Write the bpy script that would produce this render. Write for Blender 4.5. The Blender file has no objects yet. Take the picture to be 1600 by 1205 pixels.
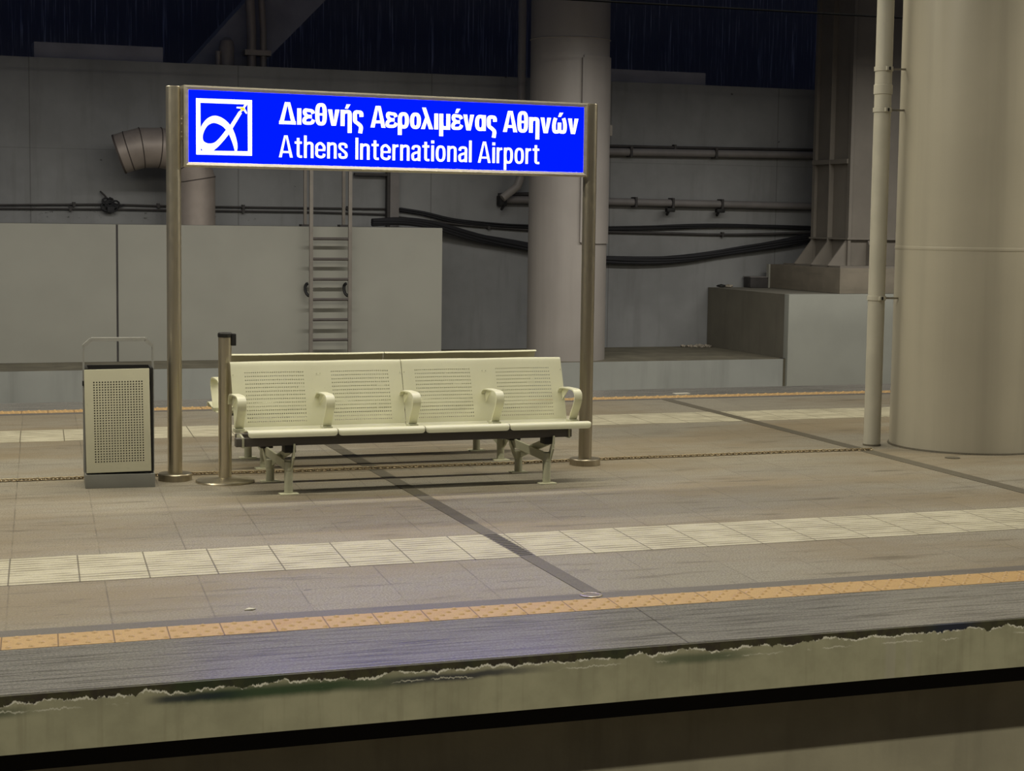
import bpy, bmesh, math, random
from mathutils import Vector, Matrix
random.seed(7)
SC = bpy.context.scene
COL = SC.collection
PI = math.pi

# ------------------------------------------------------------------ camera
F_PX, YAW, PITCH, ROLL = 2780.1, .349615, .093332, .01311
fw = Vector((math.sin(YAW)*math.cos(PITCH), math.cos(YAW)*math.cos(PITCH), -math.sin(PITCH)))
r0 = Vector((math.cos(YAW), -math.sin(YAW), 0)); u0 = r0.cross(fw)
rt = r0*math.cos(ROLL) + u0*math.sin(ROLL); up = -r0*math.sin(ROLL) + u0*math.cos(ROLL)
cd = bpy.data.cameras.new('camera'); cam = bpy.data.objects.new('camera', cd); COL.objects.link(cam)
cd.sensor_fit = 'HORIZONTAL'; cd.sensor_width = 36; cd.lens = 36*F_PX/1600; cd.clip_end = 200
M3 = Matrix((rt, up, -fw)).transposed()
cam.matrix_world = Matrix.Translation((0, 0, 1.70)) @ M3.to_4x4()
SC.camera = cam

# ------------------------------------------------------------------ world, lamps, exposure
vs = SC.view_settings
vs.view_transform = 'Standard'; vs.look = 'None'; vs.gamma = 1; vs.exposure = 0; vs.use_curve_mapping = False
try: SC.cycles.use_denoising = True
except Exception: pass
W = bpy.data.worlds.new('night'); SC.world = W; W.use_nodes = True
W.node_tree.nodes['Background'].inputs[0].default_value = (.52, .64, 1.0, 1)
W.node_tree.nodes['Background'].inputs[1].default_value = .042

def lamp(name, x0, x1, y, z, watts, col=(1, .86, .60), width=.18, tilt=0, spread=180):
    ld = bpy.data.lights.new(name, 'AREA'); ld.shape = 'RECTANGLE'; ld.size = x1-x0; ld.size_y = width
    ld.energy = watts; ld.color = col; ld.spread = math.radians(spread)
    o = bpy.data.objects.new(name, ld); COL.objects.link(o); o.location = ((x0+x1)/2, y, z); o.rotation_euler = (tilt, 0, 0)
    return o
WARM = (1, .93, .74); PALE = (1, .96, .88)
lamp('platform_strip_lamp_near', -6, 5.6, 9.4, 4.9, 365, WARM, .10)
lamp('platform_strip_lamp_far', -3.5, 9.5, 13.3, 4.9, 400, WARM, .10)
lamp('opposite_platform_strip_lamp', -3, 12, 2.2, 4.6, 470, WARM, spread=118)
lamp('platform_strip_lamp_side', 9.8, 16, 8.6, 4.9, 480, WARM, .10)
lamp('far_track_strip_lamp', -2, 19, 19.6, 4.9, 560, PALE, tilt=math.radians(16), spread=134)

# ------------------------------------------------------------------ node helpers
class Nd:
    """one material under construction; sockets in, sockets out"""
    def __init__(s, name, rough=.6, metal=0.):
        s.m = bpy.data.materials.new(name); s.m.use_nodes = True; s.t = s.m.node_tree
        s.b = s.t.nodes['Principled BSDF']; s.b.inputs['Roughness'].default_value = rough; s.b.inputs['Metallic'].default_value = metal
        s.co = s.t.nodes.new('ShaderNodeTexCoord')
        s.g = s.t.nodes.new('ShaderNodeNewGeometry')
    def put(s, sock, v):
        if isinstance(v, bpy.types.NodeSocket): s.t.links.new(v, sock)
        else: sock.default_value = v
    def mt(s, op, a, b=0., c=0.):
        n = s.t.nodes.new('ShaderNodeMath'); n.operation = op
        for i, v in enumerate((a, b, c)): s.put(n.inputs[i], v)
        return n.outputs[0]
    def xyz(s, world=True):
        n = s.t.nodes.new('ShaderNodeSeparateXYZ'); s.t.links.new(s.g.outputs['Position'] if world else s.co.outputs['Object'], n.inputs[0])
        return n.outputs
    def scaled(s, sc, world=True):
        n = s.t.nodes.new('ShaderNodeMapping'); n.inputs['Scale'].default_value = sc
        s.t.links.new(s.g.outputs['Position'] if world else s.co.outputs['Object'], n.inputs[0]); return n.outputs[0]
    def noise(s, sc, scale=1., detail=4., rough=.55, world=True, dist=0.):
        n = s.t.nodes.new('ShaderNodeTexNoise'); n.inputs['Scale'].default_value = scale; n.inputs['Detail'].default_value = detail
        n.inputs['Roughness'].default_value = rough; n.inputs['Distortion'].default_value = dist
        s.t.links.new(s.scaled(sc, world), n.inputs['Vector']); return n.outputs['Fac']
    def step(s, v, a, b, lo=0., hi=1.):
        n = s.t.nodes.new('ShaderNodeMapRange'); n.interpolation_type = 'SMOOTHSTEP'
        s.put(n.inputs[0], v); n.inputs[1].default_value = a; n.inputs[2].default_value = b; n.inputs[3].default_value = lo; n.inputs[4].default_value = hi
        return n.outputs[0]
    def mix(s, f, a, b, mode='MIX'):
        n = s.t.nodes.new('ShaderNodeMix'); n.data_type = 'RGBA'; n.blend_type = mode
        s.put(n.inputs[0], f)
        for i, v in ((6, a), (7, b)): s.put(n.inputs[i], v if isinstance(v, bpy.types.NodeSocket) else (*v[:3], 1))
        return n.outputs[2]
    def grid(s, v, pitch, off, w):
        """1 on a thin joint every pitch metres"""
        f = s.mt('FRACT', s.mt('DIVIDE', s.mt('SUBTRACT', v, off-pitch/2), pitch))
        return s.step(s.mt('ABSOLUTE', s.mt('SUBTRACT', f, .5)), w*.45/pitch, w*.75/pitch, 1., 0.)
    def askew(s, x, y, y0): return s.mt('SUBTRACT', x, s.mt('MULTIPLY', s.mt('SUBTRACT', y, y0), .09))
    def bump(s, h, strength=.3, dist=.01):
        n = s.t.nodes.new('ShaderNodeBump'); n.inputs['Strength'].default_value = strength; n.inputs['Distance'].default_value = dist
        s.t.links.new(h, n.inputs['Height']); s.t.links.new(n.outputs[0], s.b.inputs['Normal'])
    def col(s, c):
        s.put(s.b.inputs['Base Color'], c if isinstance(c, bpy.types.NodeSocket) else (*c[:3], 1)); return s
    def emit(s, c, k):
        s.b.inputs['Emission Color'].default_value = (*c, 1); s.b.inputs['Emission Strength'].default_value = k; return s

def lin(r, g, b):
    return tuple(((v/255)/12.92 if v/255 <= .04045 else ((v/255+.055)/1.055)**2.4) for v in (r, g, b))

def paint(name, c, rough=.45, var=.12, scale=3., metal=0., bump=0., streak=None, dirt=None):
    """painted / plain surface with soft wear mottling"""
    n = Nd(name, rough, metal)
    f = n.noise((1, 1, 1), scale, 5)
    col = n.mix(n.step(f, .3, .7), tuple(v*(1-var) for v in c), tuple(v*(1+var) for v in c))
    if streak:
        f2 = n.noise(streak, 1., 4, .6)
        col = n.mix(n.step(f2, .45, .8, 0., .55), col, tuple(v*.62 for v in c))
    if dirt:
        f3 = n.noise((1, 1, 1), dirt, 6, .7)
        col = n.mix(n.step(f3, .62, .74, 0., .7), col, tuple(v*.35 for v in c))
    n.col(col)
    if bump: n.bump(n.noise((1, 1, 1), scale*20, 4), bump, .004)
    return n.m

# ------------------------------------------------------------------ materials
def mat_paving():
    n = Nd('granite_paving', .55); x, y, z = n.xyz()
    sp = n.noise((1, 1, 1), 105, 3, .85)
    c = n.mix(n.step(sp, .3, .72), lin(92, 88, 79), lin(184, 177, 161))
    big = n.noise((.5, 1.1, 1), .9, 5, .6)
    c = n.mix(n.step(big, .35, .66, 0., .68), c, lin(124, 108, 80))
    # a slab here and there is a little darker or paler
    cell = n.t.nodes.new('ShaderNodeTexWhiteNoise'); cell.noise_dimensions = '2D'
    cv = n.t.nodes.new('ShaderNodeCombineXYZ')
    n.put(cv.inputs[0], n.mt('FLOOR', n.mt('DIVIDE', n.mt('SUBTRACT', n.askew(x, y, 7.40), .943), .43))); n.put(cv.inputs[1], n.mt('FLOOR', n.mt('DIVIDE', n.mt('SUBTRACT', y, 7.40), .45)))
    n.t.links.new(cv.outputs[0], cell.inputs['Vector'])
    c = n.mix(n.mt('MULTIPLY', cell.outputs['Value'], .20), c, lin(116, 110, 100))
    st = n.noise((.8, 5, 1), 2.2, 6, .65)
    c = n.mix(n.step(st, .53, .72, 0., .70), c, lin(82, 73, 58))
    spots = n.noise((1.2, 3, 1), 7, 3, .6)
    c = n.mix(n.step(spots, .66, .72, 0., .6), c, lin(62, 56, 48))
    # joints
    j = n.mt('MAXIMUM', n.grid(n.askew(x, y, 7.40), .43, .943, .006), n.grid(y, .45, 7.40, .006))
    c = n.mix(n.mt('MULTIPLY', j, n.step(n.noise((1, 1, 1), 2.3, 3, .6), .35, .65, .08, .55)), c, lin(70, 64, 56))
    n.col(c); n.put(n.b.inputs['Roughness'], n.step(big, .3, .7, .42, .62))
    n.bump(n.mt('SUBTRACT', sp, n.mt('MULTIPLY', j, 2.)), .12, .004); return n.m
def mat_edge_stone():
    n = Nd('platform_edge_stone', .27); x, y, z = n.xyz()
    sp = n.noise((1, 1, 1), 90, 2, .8)
    c = n.mix(n.step(sp, .3, .7), lin(112, 111, 108), lin(150, 147, 141))
    st = n.noise((.7, 16, 1), 2.6, 6, .7)
    c = n.mix(n.step(st, .44, .66, 0., .9), c, lin(84, 81, 77))
    st2 = n.noise((1.5, 40, 1), 2., 4, .6)
    c = n.mix(n.step(st2, .58, .74, 0., .5), c, lin(62, 58, 55))
    j = n.grid(n.askew(x, y, 7.07), 5.12, 3.17, .007)
    c = n.mix(n.mt('MULTIPLY', j, .6), c, lin(60, 56, 52))
    n.col(c); n.bump(st, .05, .003); return n.m
def mat_plain_band(name, a, b, rough=.5):
    n = Nd(name, rough); sp = n.noise((1, 1, 1), 110, 2, .8); st = n.noise((1, 6, 1), 3, 5, .6)
    c = n.mix(n.step(sp, .3, .7), a, b); c = n.mix(n.step(st, .5, .72, 0., .45), c, tuple(v*.6 for v in a))
    n.col(c); n.bump(sp, .1, .003); return n.m
def mat_white_tile():
    n = Nd('white_ribbed_tile', .5); x, y, z = n.xyz()
    f = n.noise((.7, 4, 1), 3, 5, .65); sp = n.noise((1, 1, 1), 130, 2, .7)
    c = n.mix(n.step(sp, .25, .75), lin(178, 172, 150), lin(206, 200, 178))
    rib = n.step(n.mt('ABSOLUTE', n.mt('SUBTRACT', n.mt('FRACT', n.mt('DIVIDE', y, .055)), .5)), .16, .30, 0., 1.)
    dn = n.noise((.9, 2, 1), 4, 3, .6)
    c = n.mix(n.mt('MULTIPLY', rib, n.step(dn, .36, .62, .10, .75)), c, lin(118, 110, 90))
    c = n.mix(n.step(f, .52, .75, 0., .45), c, lin(128, 120, 100))
    j = n.grid(n.askew(x, y, 8.94), .3225, .647, .006)
    c = n.mix(n.mt('MULTIPLY', j, .8), c, lin(84, 77, 62))
    n.col(c); n.bump(n.mt('SUBTRACT', n.mt('MULTIPLY', rib, -.6), j), .35, .004); return n.m
def mat_yellow_tile():
    n = Nd('ochre_studded_tile', .5); x, y, z = n.xyz()
    f = n.noise((1, 1, 1), 6, 5, .65); sp = n.noise((1, 1, 1), 130, 2, .7)
    c = n.mix(n.step(sp, .25, .75), lin(174, 141, 92), lin(196, 162, 110))
    c = n.mix(n.step(f, .5, .75, 0., .4), c, lin(158, 112, 62))
    j = n.grid(n.askew(x, y, 7.307), .2195, .712, .005)
    c = n.mix(n.mt('MULTIPLY', j, .8), c, lin(92, 66, 40))
    n.col(c); n.bump(sp, .1, .003); return n.m
def mat_slab_face():
    """painted concrete edge: peeled dark strip, ragged white flaking line, green and blue sprayed streaks"""
    n = Nd('peeling_slab_face', .7); x, y, z = n.xyz()
    f = n.noise((1, 1, 1), 5, 5, .6); drip = n.noise((34, 1, 1.6), 1, 4, .6)
    c = n.mix(n.step(f, .3, .7), lin(154, 152, 126), lin(172, 170, 142))
    c = n.mix(n.step(drip, .5, .72, 0., .22), c, lin(112, 106, 84))
    # pale run marks on the right
    run = n.mt('MULTIPLY', n.step(n.mt('ABSOLUTE', n.mt('SUBTRACT', x, 4.08)), .03, .10, 1., 0.), n.step(drip, .42, .6))
    c = n.mix(n.mt('MULTIPLY', run, .5), c, lin(176, 172, 156))
    wob = n.noise((6, 0, 0), 1., 3, .6); rag = n.noise((11, 0, 4), 2.6, 9, .78)
    zl = n.mt('ADD', n.mt('ADD', -.075, n.mt('MULTIPLY', wob, .086)), n.mt('MULTIPLY', n.mt('SUBTRACT', rag, .5), .060))
    above = n.mt('SUBTRACT', z, zl)
    # sprays
    def blob(x0, x1, z0, dz, colr, k, c):
        mx = n.mt('MULTIPLY', n.step(x, x0, x0+(x1-x0)*.25), n.step(x, x0+(x1-x0)*.55, x1, 1., 0.))
        mz = n.step(n.mt('ABSOLUTE', n.mt('SUBTRACT', z, n.mt('ADD', z0, n.mt('MULTIPLY', n.mt('SUBTRACT', f, .5), .03)))), dz*.15, dz, 1., 0.)
        return n.mix(n.mt('MULTIPLY', n.mt('MULTIPLY', mx, mz), k), c, colr)
    c = blob(.92, 2.15, -.057, .040, lin(28, 64, 30), .9, c)
    c = blob(.90, 1.35, -.058, .024, lin(18, 34, 46), .85, c)
    c = blob(1.75, 2.60, -.057, .022, lin(30, 36, 52), .85, c)
    c = blob(2.9, 3.5, -.060, .030, lin(66, 84, 58), .7, c)
    c = blob(.0, .62, -.064, .030, lin(26, 52, 28), .8, c)
    peel = n.mix(n.step(n.noise((3, 1, 3), 5, 4, .7), .42, .6), lin(66, 64, 40), lin(54, 48, 36))
    gr = n.noise((1.3, 0, 0), 1., 3, .6)
    peel = n.mix(n.step(gr, .52, .62, 0., .6), peel, lin(34, 56, 28))
    peel = n.mix(n.step(n.mt('ABSOLUTE', n.mt('SUBTRACT', x, 4.35)), .03, .18, .85, 0.), peel, lin(30, 34, 58))
    c = n.mix(n.step(above, -.001, .001), c, peel)
    brk = n.noise((5, 1, 5), 4, 3, .6)
    wd = n.mt('MULTIPLY', n.step(brk, .34, .58), .0050)
    line = n.step(n.mt('SUBTRACT', n.mt('ABSOLUTE', above), wd), -.0025, .0006, 1., 0.)
    c = n.mix(n.mt('MULTIPLY', line, .95), c, lin(240, 238, 222))
    rag2 = n.noise((7, 3, 2), 3.2, 9, .8); wob2 = n.noise((1, 5, 0), 1.7, 2, .5)
    a2 = n.mt('ABSOLUTE', n.mt('SUBTRACT', z, n.mt('ADD', n.mt('ADD', -.073, n.mt('MULTIPLY', wob2, .02)), n.mt('MULTIPLY', n.mt('SUBTRACT', rag2, .5), .05))))
    l2 = n.mt('MULTIPLY', n.step(a2, .0012, .0035, 1., 0.), n.step(n.noise((2.2, 7, 3), 2, 3, .6), .52, .60))
    c = n.mix(n.mt('MULTIPLY', l2, .8), c, lin(214, 212, 194))
    n.col(c); n.bump(n.step(above, -.002, .002), .3, .006); return n.m
def mat_back_wall():
    n = Nd('grey_wall_paint', .75); x, y, z = n.xyz()
    f = n.noise((1, 1, 1), .8, 5, .6); c = n.mix(n.step(f, .3, .7), lin(122, 123, 123), lin(138, 139, 139))
    dr = n.noise((5, 1, .5), 1., 4, .6); c = n.mix(n.step(dr, .52, .75, 0., .25), c, lin(96, 94, 92))
    sp = n.noise((1, 1, 1), 5.5, 2, .4); c = n.mix(n.step(sp, .79, .81, 0., .8), c, lin(30, 29, 28))
    # flaked patches low on the wall at the left
    fl = n.mt('MULTIPLY', n.step(n.noise((2, 1, 3), 6, 5, .75), .60, .66), n.step(n.mt('ABSOLUTE', n.mt('SUBTRACT', z, 1.70)), .06, .13, 1., 0.))
    c = n.mix(n.mt('MULTIPLY', fl, n.mt('MULTIPLY', n.step(x, 5.4, 5.6, 1., 0.), .75)), c, lin(40, 38, 36))
    j = n.grid(x, 2.985, 2.25, .014); c = n.mix(n.mt('MULTIPLY', j, .45), c, lin(70, 68, 66))
    j2 = n.grid(z, 5., 2.62, .010); c = n.mix(n.mt('MULTIPLY', j2, .25), c, lin(70, 68, 66))
    n.col(c); n.bump(n.mt('SUBTRACT', n.noise((1, 1, 1), 30, 4), j), .12, .006); return n.m
def mat_rock():
    """dark wet-looking ribbed backdrop high behind the wall"""
    n = Nd('dark_ribbed_concrete', .9); x, y, z = n.xyz()
    r1 = n.noise((9, 1, .35), 1., 3, .7); r2 = n.noise((34, 1, .7), 1., 3, .7)
    c = n.mix(n.mt('MULTIPLY', n.step(r1, .38, .60), n.step(r2, .52, .66)), lin(104, 106, 126), lin(200, 202, 222))
    n.col(c); n.bump(r1, .5, .05); return n.m
def mat_steel(name, c, rough=.32, streak=(30, 30, 1)):
    n = Nd(name, rough, .9); f = n.noise(streak, 1., 4, .6); d = n.noise((1, 1, .5), 34, 5, .75)
    col = n.mix(n.step(f, .35, .65), tuple(v*.86 for v in c), c)
    col = n.mix(n.step(d, .58, .74, 0., .15), col, tuple(v*.42 for v in c))
    n.col(col); n.put(n.b.inputs['Roughness'], n.step(d, .4, .7, rough, rough+.06)); return n.m
def mat_perforated(name, c, cells, rough=.42):
    """cream powder-coated sheet pierced by rows of round holes: cells = (axis pitch, margin lo, hi, hole pitch, z0, z1, row pitch, x origin)"""
    n = Nd(name, rough); x, y, z = n.xyz(world=False)
    pitch, lo, hi, hp, z0, z1, rp, xo, rad = cells
    f = n.noise((1, 1, 1), 4, 5, .6, world=False); g = n.noise((1, 1, 1), 40, 3, .6, world=False)
    col = n.mix(n.step(f, .3, .7), tuple(v*.95 for v in c), c)
    col = n.mix(n.step(g, .64, .74, 0., .25), col, tuple(v*.6 for v in c))
    n.col(col)
    xs = n.mt('MULTIPLY', n.mt('FRACT', n.mt('DIVIDE', n.mt('SUBTRACT', x, xo), pitch)), pitch)
    dx = n.mt('MULTIPLY', n.mt('SUBTRACT', n.mt('FRACT', n.mt('DIVIDE', n.mt('SUBTRACT', xs, lo), hp)), .5), hp)
    dz = n.mt('MULTIPLY', n.mt('SUBTRACT', n.mt('FRACT', n.mt('DIVIDE', n.mt('SUBTRACT', z, z0), rp)), .5), rp)
    d = n.mt('SQRT', n.mt('ADD', n.mt('MULTIPLY', dx, dx), n.mt('MULTIPLY', dz, dz)))
    h = n.mt('LESS_THAN', d, rad)
    for a, b in ((xs, (lo, hi)), (z, (z0, z1))):
        h = n.mt('MULTIPLY', h, n.mt('MULTIPLY', n.mt('GREATER_THAN', a, b[0]), n.mt('LESS_THAN', a, b[1])))
    tr = n.t.nodes.new('ShaderNodeBsdfTransparent'); mx = n.t.nodes.new('ShaderNodeMixShader')
    n.t.links.new(h, mx.inputs[0]); n.t.links.new(n.b.outputs[0], mx.inputs[1]); n.t.links.new(tr.outputs[0], mx.inputs[2])
    n.t.links.new(mx.outputs[0], n.t.nodes['Material Output'].inputs[0]); return n.m

CREAM = lin(206, 205, 178)
M = dict(
    paving=mat_paving(), edge=mat_edge_stone(), white_tile=mat_white_tile(), yellow_tile=mat_yellow_tile(), slab_face=mat_slab_face(),
    dark_band=mat_plain_band('dark_grey_border', lin(92, 87, 82), lin(112, 106, 99)),
    drain_band=mat_plain_band('drain_channel_cover', lin(84, 79, 68), lin(106, 100, 86)),
    slot=paint('drain_slot_dark', lin(30, 27, 22), .8),
    under=paint('track_side_wall', lin(158, 153, 132), .85, .10, 2.5, streak=(6, 1, .6), bump=.2),
    void=paint('recess_shade', lin(20, 18, 15), .95),  # near-black colour stands in for the shade inside hollows
    ballast=paint('track_bed', lin(92, 84, 72), .95, .4, 12, bump=.5),
    back=mat_back_wall(), rock=mat_rock(),
    housing=paint('warm_grey_render', lin(148, 147, 137), .8, .04, 1.2),
    parapet=paint('blue_grey_render', lin(146, 148, 142), .8, .05, 1.5, streak=(4, 1, .4)),
    ledge_top=paint('dusty_ledge', lin(97, 92, 76), .95, .2, 3, dirt=6),
    block_face=paint('lit_block_face', lin(146, 147, 138), .8, .05, 1.5),  # lit copy of the block's concrete, for its front
    block_side=paint('shaded_block_side', lin(108, 104, 92), .85, .08, 2, streak=(1, 4, .5)),  # darker copy for the same block: side shade is in the colour
    plinth=paint('brown_concrete', lin(126, 118, 104), .85, .10, 3, streak=(1, 1, 8)),
    column=paint('column_paint', lin(172, 166, 150), .34, .05, 1.0, streak=(3, 3, .12)),
    far_column=paint('far_column_paint', lin(150, 144, 138), .45, .06, 1.0, streak=(2, 2, .15)),
    pipe=paint('pipe_paint', lin(176, 172, 158), .45, .06, 4, streak=(9, 9, .4)),
    girder=paint('girder_paint', lin(118, 112, 103), .6, .08, 2),
    dark_beam=paint('bluish_grey_concrete', lin(140, 140, 150), .9, .12, 2),  # even bluish grey of the cap beams and strut
    duct=paint('dull_zinc', lin(150, 140, 132), .5, .10, 2.5, metal=.25, streak=(3, 3, 1.5)),
    duct_dark=paint('duct_seam', lin(70, 62, 58), .7),
    cable=paint('black_cable', lin(26, 26, 30), .7), wire=paint('overhead_wire', lin(5, 5, 5), 1.), grey_pipe=paint('grey_conduit', lin(118, 114, 112), .6, .08, 5),
    conduit_dark=paint('old_conduit', lin(58, 55, 54), .7, .2, 6),
    steel=mat_steel('brushed_steel', lin(216, 206, 182), .30), steel_dark=mat_steel('weathered_steel', lin(178, 169, 150), .32),
    frame=mat_steel('sign_frame_aluminium', lin(184, 178, 162), .48, (1, 30, 30)),
    rung=paint('rung_steel', lin(80, 74, 70), .6, .1, 6), ladder=paint('ladder_steel', lin(130, 124, 116), .5, .1, 6, metal=.3),
    cream=paint('cream_powder_coat', CREAM, .40, .03, 5), cream_leg=paint('grey_cream_coat', lin(176, 176, 152), .45, .06, 8, dirt=14),
    perf_bench=mat_perforated('perforated_backrest', CREAM, (.56, .0875, .4725, .01375, .398, .721, .0231, -1.12, .0036)),
    perf_bin=mat_perforated('perforated_bin_panel', lin(204, 202, 178), (.42, .056, .364, .01711, .158, .670, .0160, -.21, .0047)),
    beam=paint('dark_grey_beam', lin(84, 80, 74), .5, .06, 6), black=paint('black_rubber', lin(18, 17, 16), .6), bin_dark=paint('bin_shell', lin(30, 29, 27), .6), bin_base=paint('bin_base_grey', lin(124, 124, 118), .5, .05, 6),
    hoop=paint('hoop_grey', lin(150, 150, 146), .4, .05, 6),
    chain=mat_steel('chain_steel', lin(168, 152, 122), .36, (1, 1, 1)),
    rubble=paint('pale_rubble', lin(150, 142, 128), .9, .4, 9), paper=paint('white_paper', lin(200, 196, 184), .8),
)
for k_ in ('wire',): M[k_].node_tree.nodes['Principled BSDF'].inputs['Specular IOR Level'].default_value = 0
def lit(name, base, c):
    n = Nd(name, 1.); n.col(base); n.b.inputs['Specular IOR Level'].default_value = 0; n.emit(c, 1.); M[{'blue_lit_panel': 'blue', 'blue_lit_panel_rear': 'blue_rear', 'white_lit_letters': 'white', 'yellow_lit_mark': 'yellow'}[name]] = n.m
lit('blue_lit_panel', (0, 0, .05), (.0, .012, 7.0)); lit('blue_lit_panel_rear', (0, 0, .05), (.0, .012, 1.4)); lit('white_lit_letters', (.3, .3, .3), (1.6, 1.6, 1.6)); lit('yellow_lit_mark', (.3, .2, .02), (1.1, .74, .05))

# ------------------------------------------------------------------ mesh helpers
class MB:
    def __init__(s): s.bm = bmesh.new()
    def box(s, x0, x1, y0, y1, z0, z1, bev=0.):
        b = bmesh.new(); bmesh.ops.create_cube(b, size=1)
        for v in b.verts: v.co = Vector(((x0+x1)/2+v.co.x*(x1-x0), (y0+y1)/2+v.co.y*(y1-y0), (z0+z1)/2+v.co.z*(z1-z0)))
        if bev: bmesh.ops.bevel(b, geom=b.edges[:], offset=bev, segments=2, affect='EDGES', profile=.7)
        return s.add(b)
    def add(s, b):
        me = bpy.data.meshes.new('tmp'); b.to_mesh(me); b.free(); s.bm.from_mesh(me); bpy.data.meshes.remove(me); return s
    def bar(s, p, q, w, h, upv=(0, 0, 1), bev=0.):
        p, q = Vector(p), Vector(q); d = (q-p); L = d.length; d.normalize()
        u = Vector(upv); u = (u-d*u.dot(d)).normalized(); r = d.cross(u)
        b = bmesh.new(); bmesh.ops.create_cube(b, size=1)
        for v in b.verts: v.co = Vector((v.co.x*w, v.co.y*L, v.co.z*h))
        if bev: bmesh.ops.bevel(b, geom=b.edges[:], offset=bev, segments=2, affect='EDGES')
        for v in b.verts: v.co = (p+q)/2 + r*v.co.x + d*v.co.y + u*v.co.z
        return s.add(b)
    def tube(s, pts, r, seg=12, caps=True, closed=False, ry=None):
        pts = [Vector(p) for p in pts]; n = len(pts); bm = s.bm; rings = []; prev = None
        for i, p in enumerate(pts):
            a = pts[i-1] if (i > 0 or closed) else p; c = pts[(i+1) % n] if (i < n-1 or closed) else p
            d1 = (p-a).normalized() if (p-a).length > 1e-9 else None; d2 = (c-p).normalized() if (c-p).length > 1e-9 else None
            d = ((d1 or d2)+(d2 or d1)).normalized()
            if prev is None: u = Vector((0, 0, 1)) if abs(d.z) < .9 else Vector((0, 1, 0))
            else: u = prev
            u = (u-d*u.dot(d)).normalized(); prev = u; w = d.cross(u)
            m = 1/max(.5, d.dot(d1)) if d1 and d2 else 1
            rad = r[i] if isinstance(r, (list, tuple)) else r
            # keep the section round across a mitre
            bend = (d2-d1).normalized() if d1 and d2 and (d2-d1).length > 1e-6 else None
            ring = []
            for k in range(seg):
                t = 2*PI*k/seg; o = u*math.cos(t)*rad + w*math.sin(t)*(ry or rad)
                if bend is not None: o += bend*(o.dot(bend))*(m-1)
                ring.append(bm.verts.new(p+o))
            rings.append(ring)
        for i in range(n if closed else n-1):
            a, b = rings[i], rings[(i+1) % n]
            for k in range(seg): bm.faces.new((a[k], a[(k+1) % seg], b[(k+1) % seg], b[k]))
        if caps and not closed: bm.faces.new(rings[0][::-1]); bm.faces.new(rings[-1])
        return s
    def cyl(s, x, y, z0, z1, r, seg=24, r2=None): return s.lathe(x, y, [(r, z0), (r if r2 is None else r2, z1)], seg)
    def lathe(s, x, y, prof, seg=32):
        bm = s.bm; rings = [[bm.verts.new((x+r*math.cos(2*PI*k/seg), y+r*math.sin(2*PI*k/seg), z)) for k in range(seg)] for r, z in prof]
        for a, b in zip(rings, rings[1:]):
            for k in range(seg): bm.faces.new((a[k], a[(k+1) % seg], b[(k+1) % seg], b[k]))
        bm.faces.new(rings[0][::-1]); bm.faces.new(rings[-1]); return s
    def prism(s, pts, d):
        """closed polygon of 3-D points pushed along d"""
        bm = s.bm; d = Vector(d); a = [bm.verts.new(p) for p in pts]; b = [bm.verts.new(Vector(p)+d) for p in pts]; n = len(pts)
        bm.faces.new(a[::-1]); bm.faces.new(b)
        for i in range(n): bm.faces.new((a[i], a[(i+1) % n], b[(i+1) % n], b[i]))
        return s
    def strip(s, prof, xs, fn=None):
        """closed profile in (y, z) swept over the columns xs; fn(x, y, z) may bend it"""
        bm = s.bm; fn = fn or (lambda x, y, z: (x, y, z)); n = len(prof)
        rows = [[bm.verts.new(fn(x, y, z)) for y, z in prof] for x in xs]
        for a, b in zip(rows, rows[1:]):
            for i in range(n): bm.faces.new((a[i], a[(i+1) % n], b[(i+1) % n], b[i]))
        bm.faces.new(rows[0][::-1]); bm.faces.new(rows[-1]); return s
    def sphere(s, c, r, sc=(1, 1, 1), sub=2, jit=0.):
        b = bmesh.new(); bmesh.ops.create_icosphere(b, subdivisions=sub, radius=r)
        for v in b.verts:
            k = 1+random.uniform(-jit, jit); v.co = Vector((c[0]+v.co.x*sc[0]*k, c[1]+v.co.y*sc[1]*k, c[2]+v.co.z*sc[2]*k))
        return s.add(b)

def off_of(p):
    o = Vector((0, 0, 0))
    while p is not None: o += p.location; p = p.parent
    return o
def obj(name, mb, mat, parent=None, sharp=35):
    bm = mb.bm; o0 = off_of(parent)
    bmesh.ops.recalc_face_normals(bm, faces=bm.faces[:])
    for v in bm.verts: v.co -= o0
    me = bpy.data.meshes.new(name); bm.to_mesh(me); bm.free()
    me.polygons.foreach_set('use_smooth', [True]*len(me.polygons)); me.set_sharp_from_angle(angle=math.radians(sharp))
    me.materials.append(M[mat] if isinstance(mat, str) else mat)
    o = bpy.data.objects.new(name, me); COL.objects.link(o)
    if parent is not None: o.parent = parent
    return o
def thing(name, label, cat, loc=(0, 0, 0), group=None):
    o = bpy.data.objects.new(name, None); COL.objects.link(o); o.empty_display_size = .1; o.location = loc
    return tag(o, label, cat, group)
def tag(o, label, cat, group=None, kind='thing'):
    o['label'] = label; o['category'] = cat; o['kind'] = kind
    if group: o['group'] = group
    return o
def struct(name, mb, mat, parent=None, sharp=35):
    o = obj(name, mb, mat, parent, sharp)
    if parent is None: o['kind'] = 'structure'
    return o
def copy_thing(o, parent=None):
    c = o.copy(); COL.objects.link(c)
    if parent is not None: c.parent = parent
    for ch in list(o.children): copy_thing(ch, c)
    return c

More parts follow.
